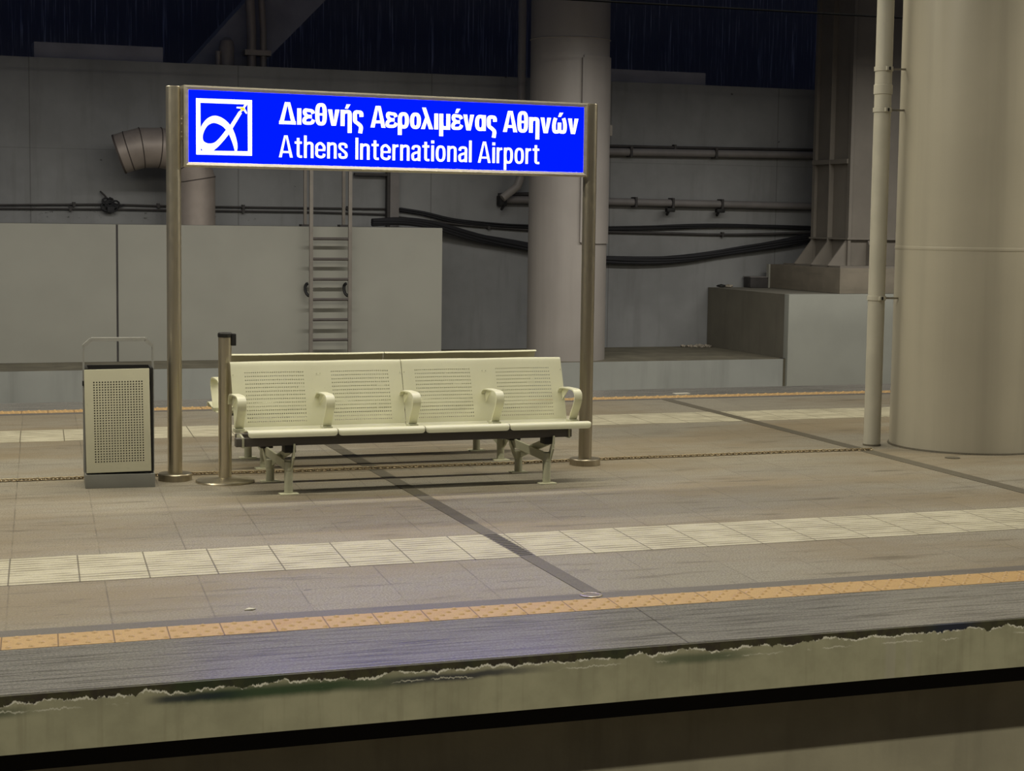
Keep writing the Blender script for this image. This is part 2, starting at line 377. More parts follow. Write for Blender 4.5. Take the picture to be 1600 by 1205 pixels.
# ------------------------------------------------------------------ the setting
XL, XR = -6., 26.
struct('floor', MB().box(XL, XR, 7.40, 15.40, -.30, 0.), 'paving')
def edge_side(y0, y1, n0):
    struct(n0, MB().box(XL, XR, y0, y1, -.215, 0.), 'edge')
edge_side(6.402, 7.07, 'trim_1'); edge_side(15.73, 16.40, 'trim_2')
struct('trim_3', MB().box(XL, XR, 6.385, 6.402, -.215, -.002), 'slab_face')
def studs(y0, y1, xa, xb, name):
    mb = MB().box(XL, XR, y0, y1, -.2, .0015)
    px = .2195; w = y1-y0; k = 0
    x = .712 + .09*((y0+y1)/2-7.307) - px*12
    while x < xb:
        if x > xa:
            for i in range(5):
                for j in range(4):
                    if (i+j) % 2: continue
                    cx = x+px*(i+.5)/5; cy = y0+w*(j+.5)/4
                    b = mb.bm; r = .0140
                    lo = [b.verts.new((cx+r*math.cos(t*PI/4), cy+r*math.sin(t*PI/4), .0015)) for t in range(8)]
                    hi = [b.verts.new((cx+r*.5*math.cos(t*PI/4), cy+r*.5*math.sin(t*PI/4), 0.0080)) for t in range(8)]
                    for t in range(8): b.faces.new((lo[t], lo[(t+1) % 8], hi[(t+1) % 8], hi[t]))
                    b.faces.new(hi)
        x += px
    return struct(name, mb, 'yellow_tile', sharp=60)
studs(7.07, 7.285, .2, 6.2, 'trim_4'); studs(15.52, 15.73, .8, 11.5, 'trim_5')
struct('trim_6', MB().box(XL, XR, 7.285, 7.40, -.2, .0008), 'dark_band'); struct('trim_7', MB().box(XL, XR, 15.40, 15.52, -.2, .0008), 'dark_band')
struct('trim_8', MB().box(XL, XR, 8.31, 8.965, -.01, .0015), 'white_tile'); struct('trim_9', MB().box(XL, XR, 13.57, 14.29, -.01, .0015), 'white_tile')
def drain(x0, w0, y0, x1, w1, y1, name, slots):
    z = .0028
    mb = MB().prism([(x0-w0/2, y0, -.01), (x0+w0/2, y0, -.01), (x1+w1/2, y1, -.01), (x1-w1/2, y1, -.01)], (0, 0, .01+z))
    o = struct(name, mb, 'drain_band')
    y = slots[0]; sl = MB()
    while y < slots[1]:
        t = (y-y0)/(y1-y0); cx = x0+(x1-x0)*t; hw = (w0+(w1-w0)*t)/2-.008
        sl.box(cx-hw, cx+hw, y, y+.018, z-.002, z+.0006); y += .045
    s = obj('drain_slots', sl, 'slot', o); s['kind'] = 'stuff'
drain(3.105, .082, 7.40, 3.335, .105, 15.40, 'trim_10', (8.34, 8.95)); drain(6.90, .115, 7.40, 7.19, .105, 15.40, 'trim_11', (8.34, 8.95))
# below the platform: recessed wall, gap with shade put into its colour, track bed
struct('wall_under_platform', MB().box(XL, XR, 6.72, 7.0, -1.3, -.372), 'under')
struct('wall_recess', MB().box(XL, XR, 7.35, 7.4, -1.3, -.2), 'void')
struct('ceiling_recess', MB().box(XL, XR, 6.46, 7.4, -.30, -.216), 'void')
struct('floor_track', MB().box(XL, XR, .4, 7.4, -1.5, -1.3), 'ballast')
struct('floor_opposite', MB().box(XL, XR, -7, .8, -.25, 0.), 'paving')
struct('wall_opposite', MB().box(XL, XR, -7.3, -7, -1.5, 5.), 'housing')
struct('wall_far_platform', MB().box(XL, XR, 15.0, 16.05, -1.3, -.216), 'under')
struct('floor_far_track', MB().box(XL, XR, 15.0, 23.6, -1.5, -1.3), 'ballast')
# low wall beyond the far tracks, ledge, back wall
struct('wall_parapet', MB().box(XL, 12.925, 23.6, 23.75, -1.5, -.338), 'parapet')
struct('floor_ledge', MB().box(XL, XR, 23.62, 26.32, -1.5, -.336), 'ledge_top')
struct('wall_back', MB().box(XL, XR, 26.3, 26.65, -.4, 3.895), 'back')
struct('wall_rock', MB().box(-8, 34, 31., 31.4, 0., 13), 'rock')
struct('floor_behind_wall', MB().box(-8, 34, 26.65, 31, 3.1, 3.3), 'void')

# ------------------------------------------------------------------ concrete furniture of the far side
t = thing('concrete_housing', 'long plain grey rendered housing standing on the ledge behind the ladder', 'housing', (4.0, 24.9, -.336))
obj('left_section', MB().box(XL, 3.262, 24.9, 26.28, -.336, 1.555, .008), 'housing', t)
obj('right_section', MB().box(3.288, 7.965, 24.9, 26.28, -.336, 1.555, .012), 'housing', t)
obj('joint_filler', MB().box(3.262, 3.288, 24.915, 26.27, -.336, 1.545), 'conduit_dark', t)
t = thing('concrete_block', 'large grey concrete block under the steel column plinth', 'block', (15, 24.9, -.336))
obj('front_panel', MB().box(12.975, 21, 23.56, 23.70, -1.45, .632, .006), 'block_face', t)
obj('body', MB().box(12.975, 21, 23.701, 26.28, -.335, .630), 'block_side', t)
obj('joint_strip', MB().box(12.93, 12.972, 23.63, 23.72, -1.45, -.33), 'conduit_dark', t)
pl = thing('concrete_plinth', 'brownish concrete plinth on the block below the gusseted steel column', 'plinth', (15.2, 24.9, .632))
obj('body', MB().box(13.96, 17.2, 23.78, 26.05, .632, 1.02, .01), 'plinth', pl)
obj('edge_plate', MB().box(13.93, 13.958, 26.0, 26.08, .632, 1.02), 'housing', pl)
t = thing('steel_column', 'tall brown built-up steel column with triangular base gussets', 'column', (14.9, 24.7, 1.02))
obj('shaft', MB().box(14.32, 15.9, 24.14, 25.22, 1.05, 9., .008), 'girder', t)
obj('flange', MB().box(14.27, 14.32, 24.10, 24.18, 1.05, 9.), 'girder', t)
obj('flange', MB().box(14.27, 14.32, 25.18, 25.26, 1.05, 9.), 'girder', t)
obj('stiffener_rib', MB().box(14.24, 14.33, 24.675, 24.70, 1.05, 9.), 'girder', t)
obj('splice_plate', MB().box(14.245, 14.33, 24.16, 25.24, 2.62, 2.69), 'girder', t)
obj('collar_plate', MB().box(14.25, 15.95, 24.08, 25.28, 1.45, 1.475), 'girder', t)
obj('base_plate', MB().box(13.98, 16.4, 23.82, 25.6, 1.02, 1.05), 'girder', t)
for yy in (24.16, 24.68, 25.2):
    obj('gusset', MB().prism([(14.32, yy-.014, 1.05), (13.95, yy-.014, 1.05), (14.27, yy-.014, 1.45), (14.32, yy-.014, 1.45)], (0, .028, 0)), 'girder', t)
for xx in (14.62, 15.2):
    obj('gusset', MB().prism([(xx, 24.14, 1.05), (xx, 23.84, 1.05), (xx, 24.11, 1.45), (xx, 24.14, 1.45)], (.028, 0, 0)), 'girder', t)
# round column in the middle distance
CX, CY, CR = 9.70, 24.32, .575
t = thing('concrete_column', 'round grey-brown column on the ledge, behind the right sign post', 'column', (CX, CY, -.336))
obj('shaft', MB().lathe(CX, CY, [(CR, -.336), (CR, 9.)], 56), 'far_column', t)
def shell(cx, cy, r0, r1, a0, a1, z0, z1, seg=20):
    mb = MB(); b = mb.bm; rows = []
    for k in range(seg+1):
        a = math.radians(a0+(a1-a0)*k/seg); c, s_ = math.cos(a), math.sin(a)
        rows.append([b.verts.new((cx+r*c, cy+r*s_, z)) for r, z in ((r0, z0), (r1, z0), (r1, z1), (r0, z1))])
    for p, q in zip(rows, rows[1:]):
        for i in range(4): b.faces.new((p[i], p[(i+1) % 4], q[(i+1) % 4], q[i]))
    b.faces.new(rows[0][::-1]); b.faces.new(rows[-1]); return mb
obj('cover_plate', shell(CX, CY, CR-.01, CR+.022, -92, 10, 1.36, 4.04), 'far_column', t)
obj('plate_rib', shell(CX, CY, CR, CR+.045, -94.5, -91.5, 1.38, 4.00, 3), 'far_column', t)
obj('band', MB().lathe(CX, CY, [(CR+.004, 4.28), (CR+.014, 4.29), (CR+.004, 4.30)], 56), 'far_column', t)
o = tag(obj('junction_box', MB().box(10.278, 10.345, 24.22, 24.33, 2.93, 3.09, .01), 'girder'), 'small box fixed to the right flank of the middle round column', 'box')
# big round column near right
BX, BY, BR = 8.02, 11.66, .60
t = thing('concrete_column', 'thick cream painted round column at the right edge on the platform', 'column', (BX, BY, 0))
obj('shaft', MB().lathe(BX, BY, [(BR, 0), (BR, 7.)], 96), 'column', t)
obj('weld_ring', MB().lathe(BX, BY, [(BR-.01, 1.500), (BR+.002, 1.510), (BR+.0045, 1.522), (BR+.002, 1.534), (BR-.01, 1.544)], 96), 'column', t)
obj('base_seal', MB().lathe(BX, BY, [(BR+.012, 0), (BR+.010, .012), (BR-.01, .014)], 96), 'drain_band', t)
# rain pipe beside it
t = thing('rain_pipe', 'cream vertical rain pipe clamped to the thick right column', 'pipe', (7.268, 11.83, 0))
obj('pipe_body', MB().cyl(7.268, 11.83, 0, 7., .064, 32), 'pipe', t)
obj('coupling', MB().lathe(7.268, 11.83, [(.064, 2.672), (.0705, 2.676), (.0705, 2.744), (.064, 2.748)], 32), 'pipe', t)
obj('foot_ring', MB().lathe(7.268, 11.83, [(.069, 0), (.069, .012), (.064, .014)], 32), 'drain_band', t)
for zz in (2.864, 2.557, 1.135):
    c = obj('clamp', MB().lathe(7.268, 11.83, [(.064, zz-.018), (.0715, zz-.016), (.0715, zz+.016), (.064, zz+.018)], 32), 'pipe', t)
    obj('clamp_stem', MB().bar((7.32, 11.82, zz), (7.428, 11.78, zz), .014, .014), 'steel_dark', c)
    obj('clamp_screw', MB().box(7.262, 7.276, 11.742, 11.765, zz-.012, zz+.012), 'black', c)
    obj('clamp_lug', MB().box(7.245, 7.295, 11.748, 11.764, zz-.015, zz+.015, .003), 'pipe', c)
# slim pipe beside the middle column
t = thing('drain_pipe', 'slim grey downpipe left of the middle round column, ending in an elbow', 'pipe', (9.59, 26.05, 2))
obj('pipe_body', MB().tube([(9.59, 26.05, 9), (9.59, 26.05, 2.33), (9.54, 26.05, 2.20), (9.30, 26.05, 2.02)], .062, 16), 'far_column', t)
obj('collar', MB().lathe(9.59, 26.05, [(.062, 2.36), (.072, 2.365), (.072, 2.43), (.062, 2.435)], 20), 'far_column', t)

# ------------------------------------------------------------------ ladder
t = thing('wall_ladder', 'grey steel ladder fixed in front of the plain housing', 'ladder', (6.235, 24.72, -.336))
for x in (5.955, 6.522):
    obj('stringer', MB().box(x-.026, x+.026, 24.69, 24.73, -.336, 3.25, .004), 'ladder', t)
    obj('return_rail', MB().box(x-.022, x+.022, 25.06, 25.10, 1.585, 3.10, .004), 'ladder', t)
    obj('foot_plate', MB().box(x-.07, x+.06, 25.00, 25.16, 1.556, 1.585), 'conduit_dark', t)
    r = []
    for k in range(9):
        a = PI*k/8; r.append((x-.05*math.sin(a)-.012, 24.80+.09*math.cos(a)*.6, .66+.085*math.cos(a)))
    obj('wall_bracket', MB().tube(r, .022, 10), 'black', t)
    obj('top_rail', MB().box(x-.02, x+.02, 24.70, 25.10, 3.06, 3.10, .004), 'ladder', t)
for k in range(-1, 6):
    z = -.051+.2872*k
    if z > -.36: obj('rung', MB().tube([(5.955, 24.71, z), (6.522, 24.71, z)], .021, 10), 'rung', t)
t = thing('steel_post', 'short square steel post on the housing, right of the ladder', 'post', (7.58, 26.2, 1.555))
obj('shaft', MB().box(7.525, 7.665, 26.14, 26.27, 1.556, 3.2, .006), 'grey_pipe', t)
obj('side_channel', MB().box(7.485, 7.522, 26.16, 26.27, 1.556, 3.2), 'conduit_dark', t)
obj('cross_arm', MB().box(6.98, 7.485, 26.17, 26.25, 2.325, 2.365), 'conduit_dark', t)

# ------------------------------------------------------------------ ventilation duct
t = thing('ventilation_duct', 'segmented zinc duct with an open mouth rising from the housing', 'duct', (4.48, 25.6, 1.555))
path = [(3.41, 25.655, 2.535), (3.545, 25.625, 2.583), (3.72, 25.6, 2.632), (3.97, 25.6, 2.640), (4.20, 25.6, 2.60), (4.385, 25.6, 2.45), (4.475, 25.6, 2.20), (4.475, 25.6, 1.556)]
obj('duct_body', MB().tube(path, .283, 32, caps=False), 'duct', t, sharp=14)
obj('mouth_rim', MB().tube([(3.405, 25.656, 2.533), (3.43, 25.651, 2.542)], .288, 32, caps=False), 'duct_dark', t)
obj('mouth_shade', MB().tube([(3.42, 25.652, 2.538), (3.545, 25.625, 2.583), (3.70, 25.6, 2.628)], .272, 32), 'void', t)  # near-black plug paints the shade inside the open duct
for i in (1, 2, 3, 4, 5, 6):
    p, a, b = Vector(path[i]), Vector(path[i-1]), Vector(path[i+1]); d = ((p-a).normalized()+(b-p).normalized()).normalized()
    m = 1/d.dot((p-a).normalized())
    bd = ((b-p).normalized()-(p-a).normalized()); bd = bd.normalized() if bd.length > 1e-5 else None
    u = Vector((0, 1, 0)); u = (u-d*u.dot(d)).normalized(); w = d.cross(u); ring = []
    for k in range(32):
        o = (u*math.cos(2*PI*k/32)+w*math.sin(2*PI*k/32))*.284
        if bd is not None: o += bd*o.dot(bd)*(m-1)
        ring.append(p+o)
    obj('seam', MB().tube(ring, .0075, 6, closed=True), 'duct_dark', t)

# ------------------------------------------------------------------ pipes and cables on the back wall
def run(name, label, cat, pts, r, mat, clamps=(), group=None, seg=12):
    t = thing(name, label, cat, pts[0], group)
    obj('pipe_body' if 'pipe' in name or 'conduit' in name else 'cable_body', MB().tube(pts, r, seg), mat, t)
    for x in clamps:
        for a, b in zip(pts, pts[1:]):
            if min(a[0], b[0]) <= x <= max(a[0], b[0]):
                f = (x-a[0])/(b[0]-a[0]); p = Vector(a)+(Vector(b)-Vector(a))*f
                obj('clamp', MB().box(x-.02, x+.02, p.y-r-.012, 26.299, p.z-r-.016, p.z+r+.022), 'conduit_dark', t); break
    return t
run('wall_pipe', 'thick grey pipe high on the back wall, right of the middle column', 'pipe', [(10.0, 26.2, 2.772), (14.9, 26.2, 2.815)], .062, 'grey_pipe', (11.5, 13.0), 'horizontal pipes on the back wall')
run('wall_conduit', 'dark thin conduit just above the thick pipe high on the back wall', 'conduit', [(10.0, 26.24, 2.872), (12, 26.24, 2.878), (14.9, 26.24, 2.905)], .022, 'conduit_dark', (12.3,))
p2 = run('wall_pipe', 'lower grey pipe on the back wall carrying two black fittings', 'pipe', [(9.36, 26.2, 2.0), (11.1, 26.2, 1.995), (14.9, 26.2, 1.972)], .060, 'grey_pipe', (12.25, 13.13, 11.6), 'horizontal pipes on the back wall')
obj('end_fitting', MB().box(9.28, 9.40, 26.11, 26.28, 1.90, 2.06, .02), 'black', p2); obj('valve_lever', MB().bar((9.36, 26.12, 1.92), (9.30, 26.10, 1.84), .03, .03), 'black', p2)
for x in (12.2, 13.09):
    v = obj('sprinkler_head', MB().box(x-.07, x+.07, 26.10, 26.2, 1.845, 1.905, .015), 'black', p2)
    obj('spout', MB().bar((x-.03, 26.14, 1.86), (x-.09, 26.08, 1.80), .035, .035), 'black', v)
run('wall_conduit', 'dark conduit below the end valve, left of the middle column', 'conduit', [(9.30, 26.24, 2.07), (10.2, 26.24, 2.11)], .03, 'conduit_dark')
run('wall_conduit', 'upper thin conduit along the wall behind the ladder', 'conduit', [(XL, 26.26, 1.78), (1.9, 26.26, 1.805), (3.3, 26.26, 1.835), (4.2, 26.26, 1.822), (6.3, 26.26, 1.825), (7.483, 26.26, 1.828)], .013, 'conduit_dark', (2.85, 4.05, 5.3, 6.9), 'thin conduits on the left of the back wall')
run('wall_conduit', 'lower thin conduit along the wall behind the ladder', 'conduit', [(XL, 26.26, 1.735), (1.9, 26.26, 1.755), (3.3, 26.26, 1.765), (4.2, 26.26, 1.762), (6.3, 26.26, 1.765), (7.483, 26.26, 1.745)], .013, 'conduit_dark', (2.80, 3.4, 5.3), 'thin conduits on the left of the back wall')
def bundle(name, label, pts, r, n, sag=0, mat='cable'):
    t = thing(name, label, 'cable', pts[0])
    for k in range(n):
        a = 2*PI*k/n; ph = random.random()*6
        q = []
        for i in range(len(pts)-1):
            for s in range(6):
                f = s/6; p = Vector(pts[i])*(1-f)+Vector(pts[i+1])*f
                w = r*1.15*(1+.25*math.sin(ph+p.x*2.1))
                q.append((p.x, p.y+w*math.cos(a+p.x*.5)*.5, p.z+w*math.sin(a+p.x*.5)))
        q.append(pts[-1])
        obj('strand', MB().tube(q, r*.62, 8), mat, t)
    return t
def catmull(pts, n=5):
    P = [Vector(p) for p in pts]; P = [P[0]*2-P[1]]+P+[P[-1]*2-P[-2]]; out = []
    for i in range(1, len(P)-2):
        for k in range(n):
            t_ = k/n; a, b, c, d = P[i-1:i+3]
            out.append(tuple(.5*((2*b)+(c-a)*t_+(2*a-5*b+4*c-d)*t_*t_+(3*b-a-3*c+d)*t_**3)))
    out.append(tuple(P[-2])); return out
bundle('cable_bundle', 'thick sagging black cable bundle below the wall pipes', catmull([(7.12, 25.7, 1.625), (7.6, 25.85, 1.64), (8.15, 26.0, 1.585), (8.95, 26.15, 1.405), (9.75, 26.18, 1.27), (10.5, 26.2, 1.13), (11.15, 26.2, 1.065), (12.45, 26.2, 1.095), (13.6, 26.2, 1.26), (14.85, 26.15, 1.47)]), .038, 7)
bundle('cable_bundle', 'medium dark cable bundle running level above the sagging one', catmull([(7.70, 26.24, 1.825), (8.1, 26.24, 1.77), (8.6, 26.24, 1.665), (9.3, 26.24, 1.60), (9.85, 26.24, 1.585), (11.1, 26.24, 1.565), (12.6, 26.24, 1.62), (13.6, 26.24, 1.635), (14.85, 26.24, 1.615)]), .020, 5)
run('cable', 'loose thin black cable under the medium bundle on the back wall', 'cable', catmull([(7.69, 26.26, 1.70), (8.5, 26.26, 1.62), (9.85, 26.26, 1.53), (11.1, 26.26, 1.515), (12.3, 26.26, 1.50), (13.4, 26.26, 1.49), (14.85, 26.2, 1.54)]), .02, 'conduit_dark', (9.15, 13.2))
t = thing('cable_nest', 'tangled black cable nest on the thin conduits at left', 'cable', (3.35, 26.22, 1.85))
mb = MB()
for k in range(9):
    a = random.uniform(0, 6.28); c = (3.36+random.uniform(-.07, .07), 26.22, 1.83+random.uniform(-.07, .07)); rr = random.uniform(.04, .09)
    mb.tube([(c[0]+rr*math.cos(a+s*.7), c[1]-.02*s/6, c[2]+rr*.8*math.sin(a+s*.7)) for s in range(8)], .014, 6)
obj('loops', mb, 'cable', t); obj('junction_box', MB().box(3.31, 3.41, 26.17, 26.29, 1.72, 1.80, .01), 'cable', t)
obj('loose_end', MB().tube([(3.40, 26.24, 1.86), (3.47, 26.22, 1.80), (3.56, 26.25, 1.83)], .012, 6), 'cable', t); obj('loose_end', MB().tube([(3.33, 26.24, 1.90), (3.27, 26.22, 1.97), (3.22, 26.25, 2.02)], .014, 6), 'conduit_dark', t)

# ------------------------------------------------------------------ dark zone above the wall
tag(obj('wall_cap_beam', MB().box(2.33, 4.15, 26.38, 26.75, 3.896, 4.12, .01), 'dark_beam'), 'dark rectangular beam lying on the wall top at upper left', 'beam')
tag(obj('wall_cap_beam', MB().box(10.2, 12.9, 26.40, 26.75, 3.896, 4.10, .01), 'dark_beam'), 'dark rectangular beam lying on the wall top, right of the middle column', 'beam')
tag(obj('raking_strut', MB().prism([(4.45, 27.3, 3.7), (5.50, 27.3, 3.7), (12.5, 27.3, 10.9), (10.8, 27.3, 10.9)], (0, .7, 0)), 'dark_beam'), 'huge dark raking strut rising behind the wall above the sign', 'strut')
t = thing('vent_pipe', 'short pale capped vent pipe on the wall top by the strut', 'pipe', (5.2, 27.0, 3.6))
obj('pipe_body', MB().lathe(5.2, 27.0, [(.115, 3.3), (.115, 4.22), (.10, 4.31), (.05, 4.36), (.01, 4.37)], 20), 'duct', t); obj('side_stub', MB().cyl(5.06, 26.95, 3.4, 4.15, .04, 14), 'duct', t)
t = thing('riser_pipes', 'pair of dark riser pipes climbing the raking strut', 'pipe', (5.65, 27.05, 3.6))
for x, r in ((5.60, .07), (5.78, .05)): obj('riser', MB().tube([(x, 27.1, 3.4), (x, 27.1, 4.5), (x-.12, 27.1, 6.5)], r, 14), 'duct', t)
obj('bracket', MB().box(5.48, 5.88, 27.0, 27.2, 4.12, 4.2), 'duct', t)
tag(obj('overhead_wire', MB().tube([(-6, 20, 4.27), (26, 20, 4.365)], .012, 8), 'wire'), 'thin black overhead wire crossing in front of the steel column', 'wire')

# ------------------------------------------------------------------ debris
mb = MB()
for k in range(60):
    x = 12.93-abs(random.gauss(0, .20)); y = 26.26-abs(random.gauss(0, .10)); s = random.uniform(.010, .034)
    mb.sphere((x, y, -.336+s*.5), s, (1.3, 1, .8), 1, .3)
tag(obj('rubble', mb, 'rubble'), 'crumbled pale rubble in the corner of ledge and block', 'rubble', kind='stuff')
t = thing('rag_heap', 'small dark and pale rag heap on the back corner of the block', 'rag', (13.1, 26.0, .632))
obj('dark_rag', MB().sphere((13.07, 26.0, .664), .07, (1.2, .8, .38), 2, .15), 'black', t); obj('pale_rag', MB().sphere((13.19, 25.98, .665), .065, (1.2, .7, .42), 2, .18), 'rubble', t)
t = thing('equipment_box', 'low dark box on the block left of the brown plinth', 'box', (13.75, 26.12, .632))
obj('body', MB().box(13.60, 13.915, 26.0, 26.24, .633, .80, .01), 'conduit_dark', t); obj('lid', MB().box(13.59, 13.925, 25.99, 26.25, .80, .815), 'grey_pipe', t)
tag(obj('paper_scrap', MB().prism([(1.515, 7.497, .001), (1.55, 7.49, .003), (1.57, 7.51, .001), (1.54, 7.52, .004)], (0, 0, .003)), 'paper'), 'tiny white paper scrap on the paving behind the near ochre strip', 'paper')
tag(obj('paper_scrap', MB().box(7.50, 7.66, 15.86, 15.93, .001, .006), 'paper'), 'thin white paper scrap by the far platform edge', 'paper')

# ------------------------------------------------------------------ small metal covers in the paving
t = thing('drain_cover', 'shiny round steel cover at the near end of the drain channel', 'cover', (3.075, 7.352, 0))
obj('ring', MB().lathe(3.075, 7.352, [(.052, .001), (.052, .006), (.046, .0075), (.040, .006), (.040, .002)], 32), 'steel', t); obj('disc', MB().lathe(3.075, 7.352, [(.040, .001), (.040, .0045)], 32), 'steel_dark', t)
tag(obj('floor_cover', MB().lathe(7.46, 11.03, [(.055, .0005), (.055, .005), (.045, .007)], 28), 'drain_band'), 'small round floor cover at the foot of the thick right column', 'cover')

# ------------------------------------------------------------------ chain lying on the platform
mb = MB(); L = .0245; xs = .45; k = 0
while xs < 7.10:
    y = 11.555 + .025*math.sin(xs*1.3) + .008*math.sin(xs*4.1)
    a = (PI/4 if k % 2 else -PI/4); ring = []
    for j in range(10):
        th = 2*PI*j/10; ex = .0178*math.cos(th); ew = .0098*math.sin(th)
        ring.append((xs+ex, y+ew*math.cos(a), .0110+ew*math.sin(a)))
    mb.tube(ring, .0038, 5, closed=True); xs += L; k += 1
tag(obj('chain', mb, 'chain', sharp=80), 'long steel link chain lying on the paving under the benches', 'chain')

# ------------------------------------------------------------------ illuminated station sign
SY = 11.394
sg = thing('station_sign', 'illuminated blue airport station sign between two steel posts', 'sign', (3.27, SY, 0))
for x, top in ((1.855, 2.506), (4.703, 2.492)):
    p = obj('post', MB().lathe(x, SY, [(.0465, 0), (.0465, top-.004), (.0425, top)], 32), 'steel' if x < 3 else 'steel_dark', sg)
    obj('base_flange', MB().lathe(x, SY, [(.108, 0), (.108, .040), (.104, .045), (.0465, .045)], 40), 'steel_dark', p)
X0, X1, ZB0, ZT0, ZB1, ZT1 = 1.912, 4.657, 2.003, 2.513, 1.994, 2.492
ZB, ZT = (ZB0+ZB1)/2, (ZT0+ZT1)/2
YF, YK = 11.33, 11.458; fr = .029
fm = MB()
def frame_piece(pts): fm.prism(pts, (0, YK-YF, 0))
def fz(x, lo): # edges fall very slightly to the right
    f = (x-X0)/(X1-X0); return (ZB0+(ZB1-ZB0)*f) if lo else (ZT0+(ZT1-ZT0)*f)
def chamfer_bar(p_out0, p_out1, p_in1, p_in0):
    """frame side with a front lip sloping in to the panel"""
    b = fm.bm
    a = [b.verts.new((x, YF+.006, z)) for x, z in (p_out0, p_out1)]; m0 = [b.verts.new((x, YF-.004, z)) for x, z in (((p_out0[0]*.62+p_in0[0]*.38), (p_out0[1]*.62+p_in0[1]*.38)), ((p_out1[0]*.62+p_in1[0]*.38), (p_out1[1]*.62+p_in1[1]*.38)))]
    c = [b.verts.new((x, YF+.004, z)) for x, z in (p_in0, p_in1)]; k = [b.verts.new((x, YK, z)) for x, z in (p_out0, p_out1)]; kk = [b.verts.new((x, YK, z)) for x, z in (p_in0, p_in1)]
    for q, w in ((k, a), (a, m0), (m0, c), (c, kk), (kk, k)): b.faces.new((q[0], q[1], w[1], w[0]))
oTL, oTR, oBL, oBR = (X0, fz(X0, 0)), (X1, fz(X1, 0)), (X0, fz(X0, 1)), (X1, fz(X1, 1))
iTL, iTR, iBL, iBR = (X0+fr, fz(X0, 0)-fr), (X1-fr, fz(X1, 0)-fr), (X0+fr, fz(X0, 1)+fr), (X1-fr, fz(X1, 1)+fr)
chamfer_bar(oTL, oTR, iTR, iTL); chamfer_bar(oBL, oBR, iBR, iBL); chamfer_bar(oTL, oBL, iBL, iTL); chamfer_bar(oTR, oBR, iBR, iTR)
obj('sign_frame', fm, 'frame', sg, sharp=25)
obj('back_panel', MB().prism([(oTL[0]+.004, YK-.006, oTL[1]-.004), (oTR[0]-.004, YK-.006, oTR[1]-.004), (oBR[0]-.004, YK-.006, oBR[1]+.004), (oBL[0]+.004, YK-.006, oBL[1]+.004)], (0, .012, 0)), 'frame', sg)
obj('sign_face', MB().prism([(iTL[0], YK+.006, iTL[1]), (iTR[0], YK+.006, iTR[1]), (iBR[0], YK+.006, iBR[1]), (iBL[0], YK+.006, iBL[1])], (0, .004, 0)), 'blue_rear', sg)
face = obj('sign_face', MB().prism([(iTL[0]-.001, YF+.006, iTL[1]+.001), (iTR[0]+.001, YF+.006, iTR[1]+.001), (iBR[0]+.001, YF+.006, iBR[1]-.001), (iBL[0]-.001, YF+.006, iBL[1]-.001)], (0, .01, 0)), 'blue', sg)
for z0, z1 in ((2.19, 2.30),):
    h = obj('hinge_bracket', MB().box(1.893, 1.914, 11.37, 11.42, z0-.02, z1+.02, .003), 'steel_dark', sg)
    for zz in (2.19, 2.22, 2.27, 2.30): obj('bolt', MB().sphere((1.902, 11.367, zz), .006, (1, .6, 1), 1), 'steel', h)
obj('hinge_bracket', MB().box(4.652, 4.668, 11.37, 11.42, 2.19, 2.30), 'steel_dark', sg)
# lettering: condensed grotesque drawn stroke by stroke (cap height = 1)
dg = bpy.context.evaluated_depsgraph_get
def ribbon(pts, w0, w1=None, closed=False):
    """constant-width stroke along pts as quads; w1 = thickness where the stroke runs level"""
    P = [Vector((p[0], p[1])) for p in pts]; n = len(P); w1 = w1 or w0; L, R = [], []
    for i, p in enumerate(P):
        a = P[(i-1) % n] if (closed or i > 0) else p; b = P[(i+1) % n] if (closed or i < n-1) else p
        d = (b-a).normalized(); h = (w0*abs(d.y)+w1*abs(d.x))/max(1e-6, abs(d.y)+abs(d.x))/2; nn = Vector((-d.y, d.x))*h; L.append(p+nn); R.append(p-nn)
    m = n if closed else n-1
    return [[L[i], L[(i+1) % n], R[(i+1) % n], R[i]] for i in range(m)]
def c2(pts, n=7): return [(p[0], p[1]) for p in catmull([(x, y, 0) for x, y in pts], n)]
def bowl(x0, x1, y0, y1, s, h, e=2.7, n=44):
    cx, cy, a, b = (x0+x1)/2, (y0+y1)/2, (x1-x0-s)/2, (y1-y0-h)/2; out = []
    for k in range(n):
        t = 2*PI*k/n; c, q = math.cos(t), math.sin(t)
        out.append((cx+a*math.copysign(abs(c)**(2/e), c), cy+b*math.copysign(abs(q)**(2/e), q)))
    return ribbon(out, s, h, True)
def rc(x0, x1, y0, y1): return [[(x0, y0), (x1, y0), (x1, y1), (x0, y1)]]
XH = .74
def arch(x0, x1, s, h, y0=0., yr=0.):
    """n-shaped: left stem, shoulder, right stem down to yr"""
    return rc(x0, x0+s, y0, XH) + ribbon(c2([(x0+s*.5, XH*.62), (x0+s*.7, XH*.82), ((x0+x1)/2+.02, XH-h/2), (x1-s*.62, XH*.86), (x1-s/2, XH*.66)])+[(x1-s/2, yr)], s, h)
